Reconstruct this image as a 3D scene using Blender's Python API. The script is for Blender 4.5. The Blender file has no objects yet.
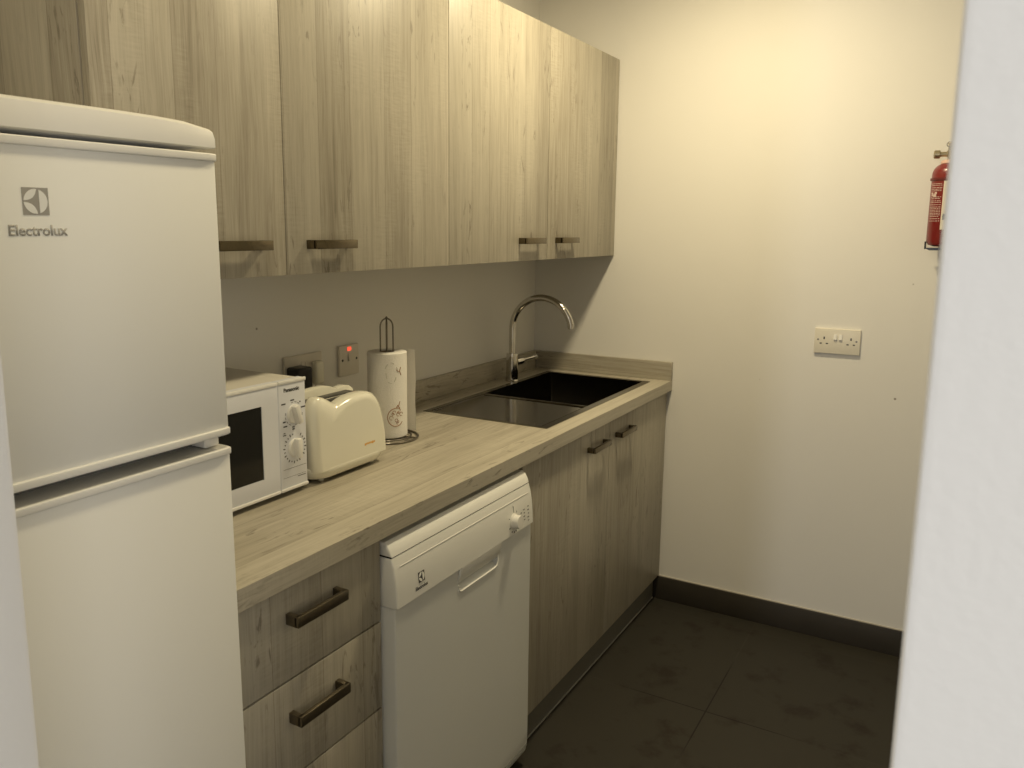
import bpy, bmesh, math, random
from mathutils import Vector, Matrix

scene = bpy.context.scene
col = scene.collection
PI = math.pi
random.seed(7)

# ------------------------------------------------------------------ camera
CAM = Vector((1.5582, -3.0286, 1.4663))
YAW, PITCH, ROLL, FPX = 0.5443, 0.1636, 0.0046, 809.73
fwd = Vector((-math.sin(YAW), math.cos(YAW), 0))
right = Vector((math.cos(YAW), math.sin(YAW), 0))
up = Vector((0, 0, 1))
f2 = fwd * math.cos(PITCH) - up * math.sin(PITCH)
u2 = up * math.cos(PITCH) + fwd * math.sin(PITCH)
r3 = right * math.cos(ROLL) + u2 * math.sin(ROLL)
u3 = u2 * math.cos(ROLL) - right * math.sin(ROLL)
cd = bpy.data.cameras.new('camera')
cam = bpy.data.objects.new('camera', cd)
col.objects.link(cam)
cam.matrix_world = Matrix(((r3.x, u3.x, -f2.x, CAM.x), (r3.y, u3.y, -f2.y, CAM.y),
                           (r3.z, u3.z, -f2.z, CAM.z), (0, 0, 0, 1)))
cd.sensor_width = 36
cd.lens = FPX / 1024 * 36
cd.shift_x = 33.4 / 1024
cd.shift_y = -19.2 / 1024
cd.clip_start = 0.02
cd.dof.use_dof = True
cd.dof.focus_distance = 2.5
cd.dof.aperture_fstop = 22
scene.camera = cam

# ------------------------------------------------------------------ light
w = bpy.data.worlds.new('world')
scene.world = w
w.use_nodes = True
bg = w.node_tree.nodes['Background']
bg.inputs[0].default_value = (1.0, 0.97, 0.93, 1)
bg.inputs[1].default_value = 0.61

def area(name, loc, size, power, color, shape='DISK', size_y=None, rot=(0, 0, 0), spread=PI):
    ld = bpy.data.lights.new(name, 'AREA')
    ld.shape = shape
    ld.size = size
    if size_y:
        ld.size_y = size_y
    ld.energy = power
    ld.color = color
    ld.spread = spread
    o = bpy.data.objects.new(name, ld)
    col.objects.link(o)
    o.location = loc
    o.rotation_euler = rot
    return o

WARM = (1.0, 0.84, 0.53)
area('downlight_sink', (0.88, -0.80, 2.47), 0.16, 19, WARM)
area('downlight_entrance', (0.90, -2.10, 2.47), 0.16, 5.5, WARM)
# the window of the outer room, far behind the photographer
area('window_daylight', (1.14, -8.0, 1.5), 0.28, 42, (0.95, 0.97, 1.0), 'RECTANGLE', 1.4, (PI / 2, 0, 0))
# added fill, an unseen lamp set overhead to keep the jamb fronts bright
area('jamb_front_fill', (1.7, -4.7, 2.45), 1.0, 4, (1.0, 0.97, 0.93), 'SQUARE')
# added fill from the right, put in to brighten the left jamb reveal
area('jamb_side_fill', (3.6, -4.2, 1.5), 1.0, 25, (1.0, 0.98, 0.96), 'RECTANGLE', 1.3, (PI / 2, 0, PI / 2))

vs = scene.view_settings
vs.view_transform = 'Standard'
vs.look = 'None'
vs.gamma = 1
vs.use_curve_mapping = False
vs.exposure = 0.0

# ------------------------------------------------------------------ materials
def new_mat(name):
    m = bpy.data.materials.new(name)
    m.use_nodes = True
    nt = m.node_tree
    return m, nt, nt.nodes['Principled BSDF']

def plain(name, rgb, rough=0.5, metal=0.0, coat=0.0, noise=0.0, nscale=40, bump=0.0, bscale=200, spec=None):
    m, nt, b = new_mat(name)
    b.inputs['Base Color'].default_value = (*rgb, 1)
    b.inputs['Roughness'].default_value = rough
    b.inputs['Metallic'].default_value = metal
    b.inputs['Coat Weight'].default_value = coat
    if spec is not None:
        b.inputs['Specular IOR Level'].default_value = spec
    N = nt.nodes
    L = nt.links
    geo = N.new('ShaderNodeNewGeometry')
    nz = N.new('ShaderNodeTexNoise')
    nz.inputs['Scale'].default_value = nscale
    nz.inputs['Detail'].default_value = 5
    L.new(geo.outputs['Position'], nz.inputs['Vector'])
    if noise:
        mx = N.new('ShaderNodeMix')
        mx.data_type = 'RGBA'
        mx.inputs[6].default_value = (*[c * (1 - noise) for c in rgb], 1)
        mx.inputs[7].default_value = (*[min(1, c * (1 + noise)) for c in rgb], 1)
        L.new(nz.outputs['Fac'], mx.inputs[0])
        L.new(mx.outputs[2], b.inputs['Base Color'])
    if bump:
        n2 = N.new('ShaderNodeTexNoise')
        n2.inputs['Scale'].default_value = bscale
        n2.inputs['Detail'].default_value = 3
        L.new(geo.outputs['Position'], n2.inputs['Vector'])
        bp = N.new('ShaderNodeBump')
        bp.inputs['Strength'].default_value = bump
        bp.inputs['Distance'].default_value = 0.001
        L.new(n2.outputs['Fac'], bp.inputs['Height'])
        L.new(bp.outputs[0], b.inputs['Normal'])
    return m

def wood(name, axis, tint=1.0, seed=0.0):
    """pale washed oak laminate, grain along the axis"""
    m, nt, b = new_mat(name)
    N, L = nt.nodes, nt.links

    def math_(op, a, c=None, d=None):
        n = N.new('ShaderNodeMath')
        n.operation = op
        for i, v in enumerate((a, c, d)):
            if v is None:
                continue
            if isinstance(v, (int, float)):
                n.inputs[i].default_value = v
            else:
                L.new(v, n.inputs[i])
        return n.outputs[0]

    def vec(a, c, d):
        n = N.new('ShaderNodeCombineXYZ')
        for i, v in enumerate((a, c, d)):
            if isinstance(v, (int, float)):
                n.inputs[i].default_value = v
            else:
                L.new(v, n.inputs[i])
        return n.outputs[0]

    def noise(v, detail=4, rough=0.55, dist=0.0):
        n = N.new('ShaderNodeTexNoise')
        n.inputs['Scale'].default_value = 1
        n.inputs['Detail'].default_value = detail
        n.inputs['Roughness'].default_value = rough
        n.inputs['Distortion'].default_value = dist
        L.new(v, n.inputs['Vector'])
        return n.outputs['Fac']

    def ramp(v, stops):
        n = N.new('ShaderNodeValToRGB')
        cr = n.color_ramp
        while len(cr.elements) < len(stops):
            cr.elements.new(0.5)
        for e, (p, c) in zip(cr.elements, stops):
            e.position = p
            e.color = (c, c, c, 1) if isinstance(c, (int, float)) else (*c, 1)
        L.new(v, n.inputs[0])
        return n.outputs[0]

    geo = N.new('ShaderNodeNewGeometry')
    sp = N.new('ShaderNodeSeparateXYZ')
    L.new(geo.outputs['Position'], sp.inputs[0])
    X, Y, Z = sp.outputs
    if axis == 'Z':
        u, v = math_('ADD', Y, math_('MULTIPLY', X, 0.8)), Z
    elif axis == 'Y':
        u, v = math_('ADD', X, math_('MULTIPLY', Z, 0.8)), Y
    else:
        u, v = math_('ADD', Z, math_('MULTIPLY', Y, 0.8)), X
    u = math_('ADD', u, seed)
    # slow wander of the grain
    wv = noise(vec(math_('MULTIPLY', u, 5), math_('MULTIPLY', v, 1.6), seed), 2)
    uw = math_('ADD', u, math_('MULTIPLY', math_('SUBTRACT', wv, 0.5), 0.035))
    # boards
    vo = N.new('ShaderNodeTexVoronoi')
    vo.voronoi_dimensions = '1D'
    vo.inputs['Scale'].default_value = 8.5
    L.new(u, vo.inputs['W'])
    sc = N.new('ShaderNodeSeparateColor')
    L.new(vo.outputs['Color'], sc.inputs[0])
    board = sc.outputs[0]
    ve = N.new('ShaderNodeTexVoronoi')
    ve.voronoi_dimensions = '1D'
    ve.feature = 'DISTANCE_TO_EDGE'
    ve.inputs['Scale'].default_value = 8.5
    L.new(u, ve.inputs['W'])
    line = ramp(ve.outputs['Distance'], [(0.0, 1.0), (0.010, 0.0)])
    voff = math_('ADD', v, math_('MULTIPLY', board, 3.0))
    mid = noise(vec(math_('MULTIPLY', uw, 24), math_('MULTIPLY', voff, 1.3), seed), 3, 0.5, 0.5)
    grain = noise(vec(math_('MULTIPLY', uw, 95), math_('MULTIPLY', voff, 2.4), seed), 4, 0.6, 0.6)
    fine = noise(vec(math_('MULTIPLY', uw, 420), math_('MULTIPLY', voff, 11), seed), 2, 0.6)
    blot = noise(vec(math_('MULTIPLY', u, 9), math_('MULTIPLY', v, 2.6), seed + 4), 3, 0.5)
    saw = noise(vec(math_('MULTIPLY', u, 26), math_('MULTIPLY', v, 200), seed), 3, 0.6)
    sawm = ramp(blot, [(0.50, 0.0), (0.62, 1.0)])
    mark = noise(vec(math_('MULTIPLY', uw, 46), math_('MULTIPLY', voff, 9.5), seed + 9), 4, 0.6, 1.6)
    mark2 = noise(vec(math_('MULTIPLY', u, 6.5), math_('MULTIPLY', voff, 2.6), seed + 13), 2, 0.5)
    marks = math_('MULTIPLY', ramp(mark, [(0.585, 0.0), (0.66, 1.0)]), ramp(mark2, [(0.50, 0.12), (0.60, 1.0)]))
    t = math_('ADD', math_('MULTIPLY', grain, 0.34), math_('MULTIPLY', fine, 0.26))
    t = math_('ADD', t, math_('MULTIPLY', mid, 0.22))
    t = math_('ADD', t, math_('MULTIPLY', math_('MULTIPLY', math_('SUBTRACT', saw, 0.5), sawm), 0.22))
    t = math_('ADD', t, math_('MULTIPLY', blot, 0.18))
    t = math_('ADD', t, math_('MULTIPLY', math_('SUBTRACT', board, 0.5), 0.15))
    k = tint
    base = ramp(t, [(0.30, (0.235 * k, 0.206 * k, 0.156 * k)), (0.43, (0.355 * k, 0.322 * k, 0.256 * k)),
                    (0.54, (0.44 * k, 0.405 * k, 0.328 * k)), (0.72, (0.535 * k, 0.498 * k, 0.412 * k))])
    dk = N.new('ShaderNodeMix')
    dk.data_type = 'RGBA'
    dk.inputs[7].default_value = (0.14, 0.115, 0.085, 1)
    L.new(base, dk.inputs[6])
    L.new(math_('MULTIPLY', marks, 0.62), dk.inputs[0])
    d2 = N.new('ShaderNodeMix')
    d2.data_type = 'RGBA'
    d2.inputs[7].default_value = (0.13, 0.10, 0.07, 1)
    L.new(dk.outputs[2], d2.inputs[6])
    L.new(math_('MULTIPLY', line, 0.55), d2.inputs[0])
    L.new(d2.outputs[2], b.inputs['Base Color'])
    b.inputs['Roughness'].default_value = 0.45
    bp = N.new('ShaderNodeBump')
    bp.inputs['Strength'].default_value = 0.12
    bp.inputs['Distance'].default_value = 0.001
    L.new(t, bp.inputs['Height'])
    L.new(bp.outputs[0], b.inputs['Normal'])
    return m

def floor_mat():
    m, nt, b = new_mat('dark_floor_tile')
    N, L = nt.nodes, nt.links
    geo = N.new('ShaderNodeNewGeometry')
    mp = N.new('ShaderNodeMapping')
    mp.inputs['Location'].default_value = (-0.972 + 6.0, 0.692 + 6.0, 0)
    L.new(geo.outputs['Position'], mp.inputs['Vector'])
    br = N.new('ShaderNodeTexBrick')
    br.offset = 0
    br.inputs['Scale'].default_value = 1
    br.inputs['Brick Width'].default_value = 0.6
    br.inputs['Row Height'].default_value = 0.6
    br.inputs['Mortar Size'].default_value = 0.0022
    br.inputs['Mortar Smooth'].default_value = 0.2
    br.inputs['Color1'].default_value = (0.032, 0.029, 0.022, 1)
    br.inputs['Color2'].default_value = (0.035, 0.0315, 0.024, 1)
    # grime has filled the joints round one crossing, elsewhere they are pale
    ds = N.new('ShaderNodeVectorMath')
    ds.operation = 'DISTANCE'
    ds.inputs[1].default_value = (0.972, -0.64, 0)
    L.new(geo.outputs['Position'], ds.inputs[0])
    gr = N.new('ShaderNodeValToRGB')
    gr.color_ramp.elements[0].position = 0.20
    gr.color_ramp.elements[0].color = (0.006, 0.005, 0.004, 1)
    gr.color_ramp.elements[1].position = 0.34
    gr.color_ramp.elements[1].color = (0.040, 0.036, 0.029, 1)
    L.new(ds.outputs['Value'], gr.inputs[0])
    L.new(gr.outputs[0], br.inputs['Mortar'])
    L.new(mp.outputs[0], br.inputs['Vector'])
    n1 = N.new('ShaderNodeTexNoise')
    n1.inputs['Scale'].default_value = 7
    n1.inputs['Detail'].default_value = 6
    n1.inputs['Roughness'].default_value = 0.65
    L.new(geo.outputs['Position'], n1.inputs['Vector'])
    r1 = N.new('ShaderNodeValToRGB')
    r1.color_ramp.elements[0].position = 0.54
    r1.color_ramp.elements[0].color = (1, 1, 1, 1)
    r1.color_ramp.elements[1].position = 0.66
    r1.color_ramp.elements[1].color = (0.62, 0.52, 0.46, 1)
    L.new(n1.outputs['Fac'], r1.inputs[0])
    mx = N.new('ShaderNodeMix')
    mx.data_type = 'RGBA'
    mx.blend_type = 'MULTIPLY'
    mx.inputs[0].default_value = 1
    L.new(br.outputs['Color'], mx.inputs[6])
    L.new(r1.outputs[0], mx.inputs[7])
    L.new(mx.outputs[2], b.inputs['Base Color'])
    b.inputs['Roughness'].default_value = 0.6
    b.inputs['Specular IOR Level'].default_value = 0.25
    return m

def wall_mat():
    m = plain('painted_wall', (0.80, 0.785, 0.745), 0.62, noise=0.015, nscale=3, bump=0.25, bscale=260, spec=0.3)
    nt = m.node_tree
    N, L = nt.nodes, nt.links
    b = N['Principled BSDF']
    src = b.inputs['Base Color'].links[0].from_socket
    geo = N.new('ShaderNodeNewGeometry')
    vo = N.new('ShaderNodeTexVoronoi')
    vo.inputs['Scale'].default_value = 5.0
    L.new(geo.outputs['Position'], vo.inputs['Vector'])
    r = N.new('ShaderNodeValToRGB')
    r.color_ramp.elements[0].position = 0.014
    r.color_ramp.elements[0].color = (1, 1, 1, 1)
    r.color_ramp.elements[1].position = 0.024
    r.color_ramp.elements[1].color = (0, 0, 0, 1)
    L.new(vo.outputs['Distance'], r.inputs[0])
    mx = N.new('ShaderNodeMix')
    mx.data_type = 'RGBA'
    mx.inputs[7].default_value = (0.16, 0.13, 0.10, 1)
    L.new(src, mx.inputs[6])
    ml = N.new('ShaderNodeMath')
    ml.operation = 'MULTIPLY'
    ml.inputs[1].default_value = 0.8
    L.new(r.outputs[0], ml.inputs[0])
    L.new(ml.outputs[0], mx.inputs[0])
    L.new(mx.outputs[2], b.inputs['Base Color'])
    return m

M = {}
M['wall'] = wall_mat()
M['ceiling'] = plain('ceiling_paint', (0.82, 0.81, 0.78), 0.8, noise=0.02, nscale=4)
M['floor'] = floor_mat()
M['skirting'] = plain('dark_skirting_tile', (0.042, 0.036, 0.028), 0.5, noise=0.15, nscale=12, spec=0.3)
M['caulk'] = plain('caulk', (0.46, 0.43, 0.37), 0.8, noise=0.1)
M['wood_z'] = wood('washed_oak_upright', 'Z', 1.0, 0.0)
M['wood_low'] = wood('washed_oak_upright_low', 'Z', 0.92, 3.3)  # same oak tinted darker, the base units' weaker light put into the colour
M['wood_y'] = wood('washed_oak_worktop', 'Y', 1.08, 1.7)
M['wood_x'] = wood('washed_oak_crosswise', 'X', 1.0, 5.1)
M['gap'] = plain('shadow_gap', (0.06, 0.05, 0.04), 0.8, noise=0.1)
M['plinth'] = plain('plinth_board', (0.13, 0.125, 0.105), 0.4, noise=0.1)
M['seal'] = plain('plinth_seal', (0.32, 0.31, 0.29), 0.35, noise=0.1)
M['handle'] = plain('brushed_bronze', (0.17, 0.142, 0.095), 0.25, 1.0, noise=0.1, nscale=120)
M['handle_dark'] = plain('dark_bronze', (0.16, 0.135, 0.095), 0.35, 0.9, noise=0.1, nscale=120)
M['enamel'] = plain('white_enamel', (0.84, 0.84, 0.80), 0.32, noise=0.01, nscale=8, bump=0.06, bscale=500)
M['enamel_dw'] = plain('white_enamel_door', (0.73, 0.745, 0.73), 0.35, noise=0.01, nscale=8, bump=0.05, bscale=500)
M['plastic_white'] = plain('white_plastic', (0.78, 0.77, 0.73), 0.4, noise=0.02)
M['mw_white'] = plain('microwave_white', (0.70, 0.715, 0.755), 0.42, noise=0.02)
M['mw_case'] = plain('microwave_case', (0.62, 0.59, 0.52), 0.4, noise=0.03)
M['cream'] = plain('cream_plastic', (0.80, 0.78, 0.66), 0.16, coat=0.4, noise=0.01)
M['grey_print'] = plain('grey_print', (0.36, 0.345, 0.31), 0.45, noise=0.03)
M['dark_print'] = plain('dark_print', (0.05, 0.05, 0.05), 0.5, noise=0.05)
M['black'] = plain('black_plastic', (0.012, 0.012, 0.012), 0.35, noise=0.1)
M['glass_dark'] = plain('dark_oven_glass', (0.008, 0.008, 0.007), 0.12, noise=0.1, spec=0.35)
M['gap_grey'] = plain('grey_gasket', (0.16, 0.16, 0.15), 0.6, noise=0.1)
M['chrome'] = plain('chrome', (0.62, 0.60, 0.56), 0.10, 1.0, noise=0.02)
M['wire'] = plain('dark_wire', (0.22, 0.20, 0.17), 0.28, 1.0, noise=0.05)
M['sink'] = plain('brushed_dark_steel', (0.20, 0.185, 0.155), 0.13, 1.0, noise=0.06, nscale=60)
M['sink_bowl'] = plain('sink_bowl_steel', (0.075, 0.068, 0.055), 0.22, 1.0, noise=0.06, nscale=60)  # drainer steel darkened, so the bowl's inner shade sits in its colour
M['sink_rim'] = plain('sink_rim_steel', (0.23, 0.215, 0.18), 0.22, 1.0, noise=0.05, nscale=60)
M['paper'] = plain('kitchen_paper', (0.80, 0.78, 0.73), 0.9, noise=0.04, nscale=150, bump=1.0, bscale=300)
M['card'] = plain('card_core', (0.33, 0.27, 0.2), 0.9, noise=0.05)
M['print_brown'] = plain('brown_print', (0.36, 0.20, 0.11), 0.9, noise=0.2, nscale=300)
M['print_pale'] = plain('pale_print', (0.55, 0.54, 0.47), 0.9, noise=0.2, nscale=300)
M['orange'] = plain('orange_print', (0.72, 0.38, 0.06), 0.5, noise=0.05)
M['socket'] = plain('socket_plastic', (0.74, 0.70, 0.60), 0.38, noise=0.02)
M['socket_grey'] = plain('socket_satin', (0.68, 0.64, 0.56), 0.4, noise=0.03)
M['red'] = plain('extinguisher_red', (0.20, 0.016, 0.014), 0.3, coat=0.2, noise=0.05)
M['red_dark'] = plain('red_strap', (0.13, 0.014, 0.012), 0.4, noise=0.05)
M['brass'] = plain('brass', (0.42, 0.36, 0.24), 0.35, 0.8, noise=0.1)
M['pink'] = plain('collar_plastic', (0.80, 0.55, 0.45), 0.5, noise=0.05)
M['label'] = plain('cream_label', (0.72, 0.66, 0.54), 0.6, noise=0.03)
M['label_ink'] = plain('label_white_ink', (0.62, 0.48, 0.42), 0.6, noise=0.05)
m_, nt_, b_ = new_mat('red_indicator')
b_.inputs['Base Color'].default_value = (0.6, 0.05, 0.02, 1)
b_.inputs['Emission Color'].default_value = (1.0, 0.10, 0.05, 1)
b_.inputs['Emission Strength'].default_value = 1.2
M['led'] = m_

# ------------------------------------------------------------------ mesh helpers
class MB:
    def __init__(s):
        s.bm = bmesh.new()

    def _merge(s, t, slot=0):
        for f in t.faces:
            f.material_index = slot
        me = bpy.data.meshes.new('tmp')
        t.to_mesh(me)
        t.free()
        s.bm.from_mesh(me)
        bpy.data.meshes.remove(me)

    def box(s, x0, x1, y0, y1, z0, z1, bev=0.0, seg=2, slot=0, mat=None):
        t = bmesh.new()
        bmesh.ops.create_cube(t, size=1)
        for v in t.verts:
            v.co = Vector(((x0 + x1) / 2 + v.co.x * (x1 - x0), (y0 + y1) / 2 + v.co.y * (y1 - y0),
                           (z0 + z1) / 2 + v.co.z * (z1 - z0)))
        if bev:
            bmesh.ops.bevel(t, geom=list(t.edges), offset=bev, segments=seg, affect='EDGES', profile=0.5)
        if mat is not None:
            t.transform(mat)
        s._merge(t, slot)
        return s

    def prism(s, pts, axis, a0, a1, bev=0.0, seg=2, slot=0, mat=None):
        """pts in the plane of the two other axes (in xyz order)"""
        t = bmesh.new()

        def P(p, a):
            if axis == 'X':
                return (a, p[0], p[1])
            if axis == 'Y':
                return (p[0], a, p[1])
            return (p[0], p[1], a)
        A = [t.verts.new(P(p, a0)) for p in pts]
        B = [t.verts.new(P(p, a1)) for p in pts]
        n = len(pts)
        e0 = t.faces.new(A)
        e1 = t.faces.new(list(reversed(B)))
        for i in range(n):
            t.faces.new((A[i], B[i], B[(i + 1) % n], A[(i + 1) % n]))
        bmesh.ops.recalc_face_normals(t, faces=t.faces)
        if bev:
            eds = [e for e in t.edges if (e in e0.edges or e in e1.edges)]
            bmesh.ops.bevel(t, geom=eds, offset=bev, segments=seg, affect='EDGES', profile=0.5)
        if mat is not None:
            t.transform(mat)
        s._merge(t, slot)
        return s

    def tube(s, path, r, seg=12, closed=False, slot=0, caps=True):
        t = bmesh.new()
        pts = [Vector(p) for p in path]
        n = len(pts)
        rr = r if isinstance(r, (list, tuple)) else [r] * n
        rings = []
        ref = None
        for i, p in enumerate(pts):
            if closed:
                d = pts[(i + 1) % n] - pts[i - 1]
            else:
                d = pts[min(i + 1, n - 1)] - pts[max(i - 1, 0)]
            d.normalize()
            if ref is None:
                ref = d.orthogonal().normalized()
            a = (ref - d * ref.dot(d)).normalized()
            ref = a
            b = d.cross(a)
            rings.append([t.verts.new(p + (a * math.cos(2 * PI * k / seg) + b * math.sin(2 * PI * k / seg)) * rr[i])
                          for k in range(seg)])
        m = n if closed else n - 1
        for i in range(m):
            A, B = rings[i], rings[(i + 1) % n]
            for k in range(seg):
                t.faces.new((A[k], A[(k + 1) % seg], B[(k + 1) % seg], B[k]))
        if not closed and caps:
            t.faces.new(list(reversed(rings[0])))
            t.faces.new(rings[-1])
        bmesh.ops.recalc_face_normals(t, faces=t.faces)
        s._merge(t, slot)
        return s

    def lathe(s, prof, loc, seg=32, mat=None, slot=0):
        """prof: (r, z) list bottom to top, about +Z, moved to loc"""
        t = bmesh.new()
        rings = []
        for r, z in prof:
            if r < 1e-6:
                rings.append([t.verts.new((0, 0, z))])
            else:
                rings.append([t.verts.new((r * math.cos(2 * PI * k / seg), r * math.sin(2 * PI * k / seg), z))
                              for k in range(seg)])
        for A, B in zip(rings[:-1], rings[1:]):
            if len(A) == 1 and len(B) == 1:
                continue
            for k in range(seg):
                k2 = (k + 1) % seg
                if len(A) == 1:
                    t.faces.new((A[0], B[k2], B[k]))
                elif len(B) == 1:
                    t.faces.new((A[k], A[k2], B[0]))
                else:
                    t.faces.new((A[k], A[k2], B[k2], B[k]))
        if len(rings[0]) > 1:
            t.faces.new(list(reversed(rings[0])))
        if len(rings[-1]) > 1:
            t.faces.new(rings[-1])
        bmesh.ops.recalc_face_normals(t, faces=t.faces)
        T = Matrix.Translation(Vector(loc))
        t.transform(T @ mat if mat is not None else T)
        s._merge(t, slot)
        return s

    def poly(s, pts, slot=0):
        f = s.bm.faces.new([s.bm.verts.new(p) for p in pts])
        f.material_index = slot
        return s

AX_X = Matrix(((0, 0, 1, 0), (1, 0, 0, 0), (0, 1, 0, 0), (0, 0, 0, 1)))    # local (x,y,z) -> (+Y, +Z, +X): facing +X
AX_NY = Matrix(((1, 0, 0, 0), (0, 0, -1, 0), (0, 1, 0, 0), (0, 0, 0, 1)))  # local -> (+X, +Z, -Y): facing -Y

def obj(name, mb, mats, parent=None, loc=None, smooth=35):
    """link one mesh; the vertices are given in world space"""
    me = bpy.data.meshes.new(name)
    bm = mb.bm if isinstance(mb, MB) else mb
    root = parent
    off = Vector((0, 0, 0))
    while root is not None:
        off += root.location
        root = root.parent
    if parent is None and loc is None:
        xs = [v.co for v in bm.verts]
        mn = [min(v[i] for v in xs) for i in range(3)]
        mx = [max(v[i] for v in xs) for i in range(3)]
        loc = ((mn[0] + mx[0]) / 2, (mn[1] + mx[1]) / 2, mn[2])
    if parent is None:
        off = Vector(loc)
    bmesh.ops.translate(bm, verts=bm.verts, vec=-off)
    bm.to_mesh(me)
    bm.free()
    for m in (mats if isinstance(mats, (list, tuple)) else [mats]):
        me.materials.append(m)
    if smooth:
        for p in me.polygons:
            p.use_smooth = True
        me.set_sharp_from_angle(angle=math.radians(smooth))
    o = bpy.data.objects.new(name, me)
    col.objects.link(o)
    if parent is None:
        o.location = off
    else:
        o.parent = parent
    return o

def tag(o, label, cat, group=None):
    o['label'] = label
    o['category'] = cat
    if group:
        o['group'] = group
    return o

def thing(name, label, cat, loc, group=None):
    o = bpy.data.objects.new(name, None)
    o.empty_display_size = 0.05
    col.objects.link(o)
    o.location = loc
    return tag(o, label, cat, group)

def struct(name, mb, mat):
    o = obj(name, mb, mat)
    o['kind'] = 'structure'
    return o

def frame_mat(axis_mat, loc, tilt=0.0):
    return Matrix.Translation(Vector(loc)) @ axis_mat @ Matrix.Rotation(tilt, 4, 'X')

def text_bm(body, width, mat, depth=0.0004, bold=0.0, height=None):
    cu = bpy.data.curves.new('t', 'FONT')
    cu.body = body
    cu.size = 1
    cu.offset = bold
    cu.resolution_u = 4
    o = bpy.data.objects.new('t', cu)
    col.objects.link(o)
    dg = bpy.context.evaluated_depsgraph_get()
    me = bpy.data.meshes.new_from_object(o.evaluated_get(dg))
    bm = bmesh.new()
    bm.from_mesh(me)
    bpy.data.objects.remove(o)
    bpy.data.meshes.remove(me)
    bpy.data.curves.remove(cu)
    x0 = min(v.co.x for v in bm.verts)
    x1 = max(v.co.x for v in bm.verts)
    y1 = max(v.co.y for v in bm.verts)
    y0 = min(v.co.y for v in bm.verts)
    sx = width / (x1 - x0)
    sy = sx if height is None else height / (y1 - y0)
    for v in bm.verts:
        v.co = Vector(((v.co.x - (x0 + x1) / 2) * sx, (v.co.y - (0 if height is None else y0)) * sy, 0))
    ex = bmesh.ops.extrude_face_region(bm, geom=list(bm.faces))
    for g in ex['geom']:
        if isinstance(g, bmesh.types.BMVert):
            g.co.z += depth
    bm.normal_update()
    bm.transform(mat)
    return bm

def emblem_bm(size, mat):
    """square with a disc cut into three leaves by a swept triangle"""
    t = MB()
    h = size / 2
    t.box(-h, h, -h, h, 0, 0.0003, slot=0)
    R = h * 0.90

    def bez(a, b, c, d, n=8):
        out = []
        for i in range(n + 1):
            s = i / n
            out.append(tuple(a[k] * (1 - s) ** 3 + 3 * b[k] * s * (1 - s) ** 2 + 3 * c[k] * s * s * (1 - s) + d[k] * s ** 3
                             for k in (0, 1)))
        return out

    def arc(a0, a1, n=16):
        return [(math.cos(math.radians(a0 + (a1 - a0) * i / n)), math.sin(math.radians(a0 + (a1 - a0) * i / n)))
                for i in range(n + 1)]
    seg1 = arc(-72, 72)
    seg2 = arc(84, 176) + bez((-.97, .07), (-.35, .09), (-.02, .38), (.10, .97))
    seg3 = arc(184, 276) + bez((.10, -.97), (-.02, -.38), (-.35, -.09), (-.97, -.07))
    for sg in (seg1, seg2, seg3):
        t.prism([(p[0] * R, p[1] * R) for p in sg], 'Z', 0.0003, 0.0006, slot=1)
    t.bm.transform(mat)
    return t

# ------------------------------------------------------------------ the setting
ZC = 2.5
XR = 1.551
YJ = -2.80
b = MB().box(-0.3, 3.2, -5.0, 0.15, -0.1, 0.0)
struct('floor', b, M['floor'])
b = MB().box(-0.3, 3.2, -2.90, 0.15, ZC, ZC + 0.1)
struct('ceiling', b, M['ceiling'])
b = MB().box(-0.12, 0.0, YJ + 0.05, 0.12, 0, ZC)
struct('wall_left', b, M['wall'])
b = MB().box(0.0, 2.75, 0.0, 0.12, 0, ZC)
struct('wall_back', b, M['wall'])
b = MB().box(2.75, 2.87, YJ + 0.11, 0.12, 0, ZC)
struct('wall_right', b, M['wall'])
b = MB().box(XR, 3.2, YJ, YJ + 0.11, 0, ZC, 0.003)
struct('wall_front', b, M['wall'])
b = MB().box(-1.2, 1.037, YJ - 0.06, YJ + 0.05, 0, ZC, 0.004)
struct('wall_front', b, M['wall'])
b = MB().box(0.0, 2.75, -0.011, -0.0, 0, 0.0955, 0.001)
bb = struct('baseboard_back', b, M['skirting'])
b = MB().box(0.0, 2.75, -0.006, -0.0, 0.0955, 0.098)
cl = obj('caulk_line', b, M['caulk'], bb)

# ------------------------------------------------------------------ handles
def handle_bm(xf, y0, y1, z, proj=0.030, h=0.019, leg=0.011):
    """square D handle: two legs and a bar along Y"""
    t = MB()
    t.box(xf, xf + proj - 0.004, y0, y0 + leg, z - h / 2, z + h / 2, 0.0008)
    t.box(xf, xf + proj - 0.004, y1 - leg, y1, z - h / 2, z + h / 2, 0.0008)
    t.box(xf + proj - 0.009, xf + proj, y0, y1, z - h / 2, z + h / 2, 0.0012)
    return t

# ------------------------------------------------------------------ wall cabinets
XU = 0.3477
Z1, Z2 = 1.3746, 2.109
YD = [-2.213, -1.795, -1.185, -0.594, -0.004]

def wall_cabinet(label, y0, y1, doors):
    t = thing('wall_cabinet', label, 'cabinet', (0, (y0 + y1) / 2, Z1), 'wall cabinets above the worktop')
    c = MB().box(0.001, XU - 0.0205, y0 + 0.0005, y1 - 0.0005, Z1, Z2, 0.0006)
    obj('carcass', c, M['wood_z'], t)
    for (a, d, side) in doors:
        dm = MB().box(XU - 0.018, XU, a + 0.0014, d - 0.0014, Z1, Z2, 0.0007)
        do = obj('door', dm, M['wood_z'], t)
        L_ = 0.134
        if side > 0:
            h0 = d - 0.064 - L_
        else:
            h0 = a + 0.060
        obj('handle', handle_bm(XU, h0, h0 + L_, 1.4368), M['handle'], do)
    return t

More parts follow.
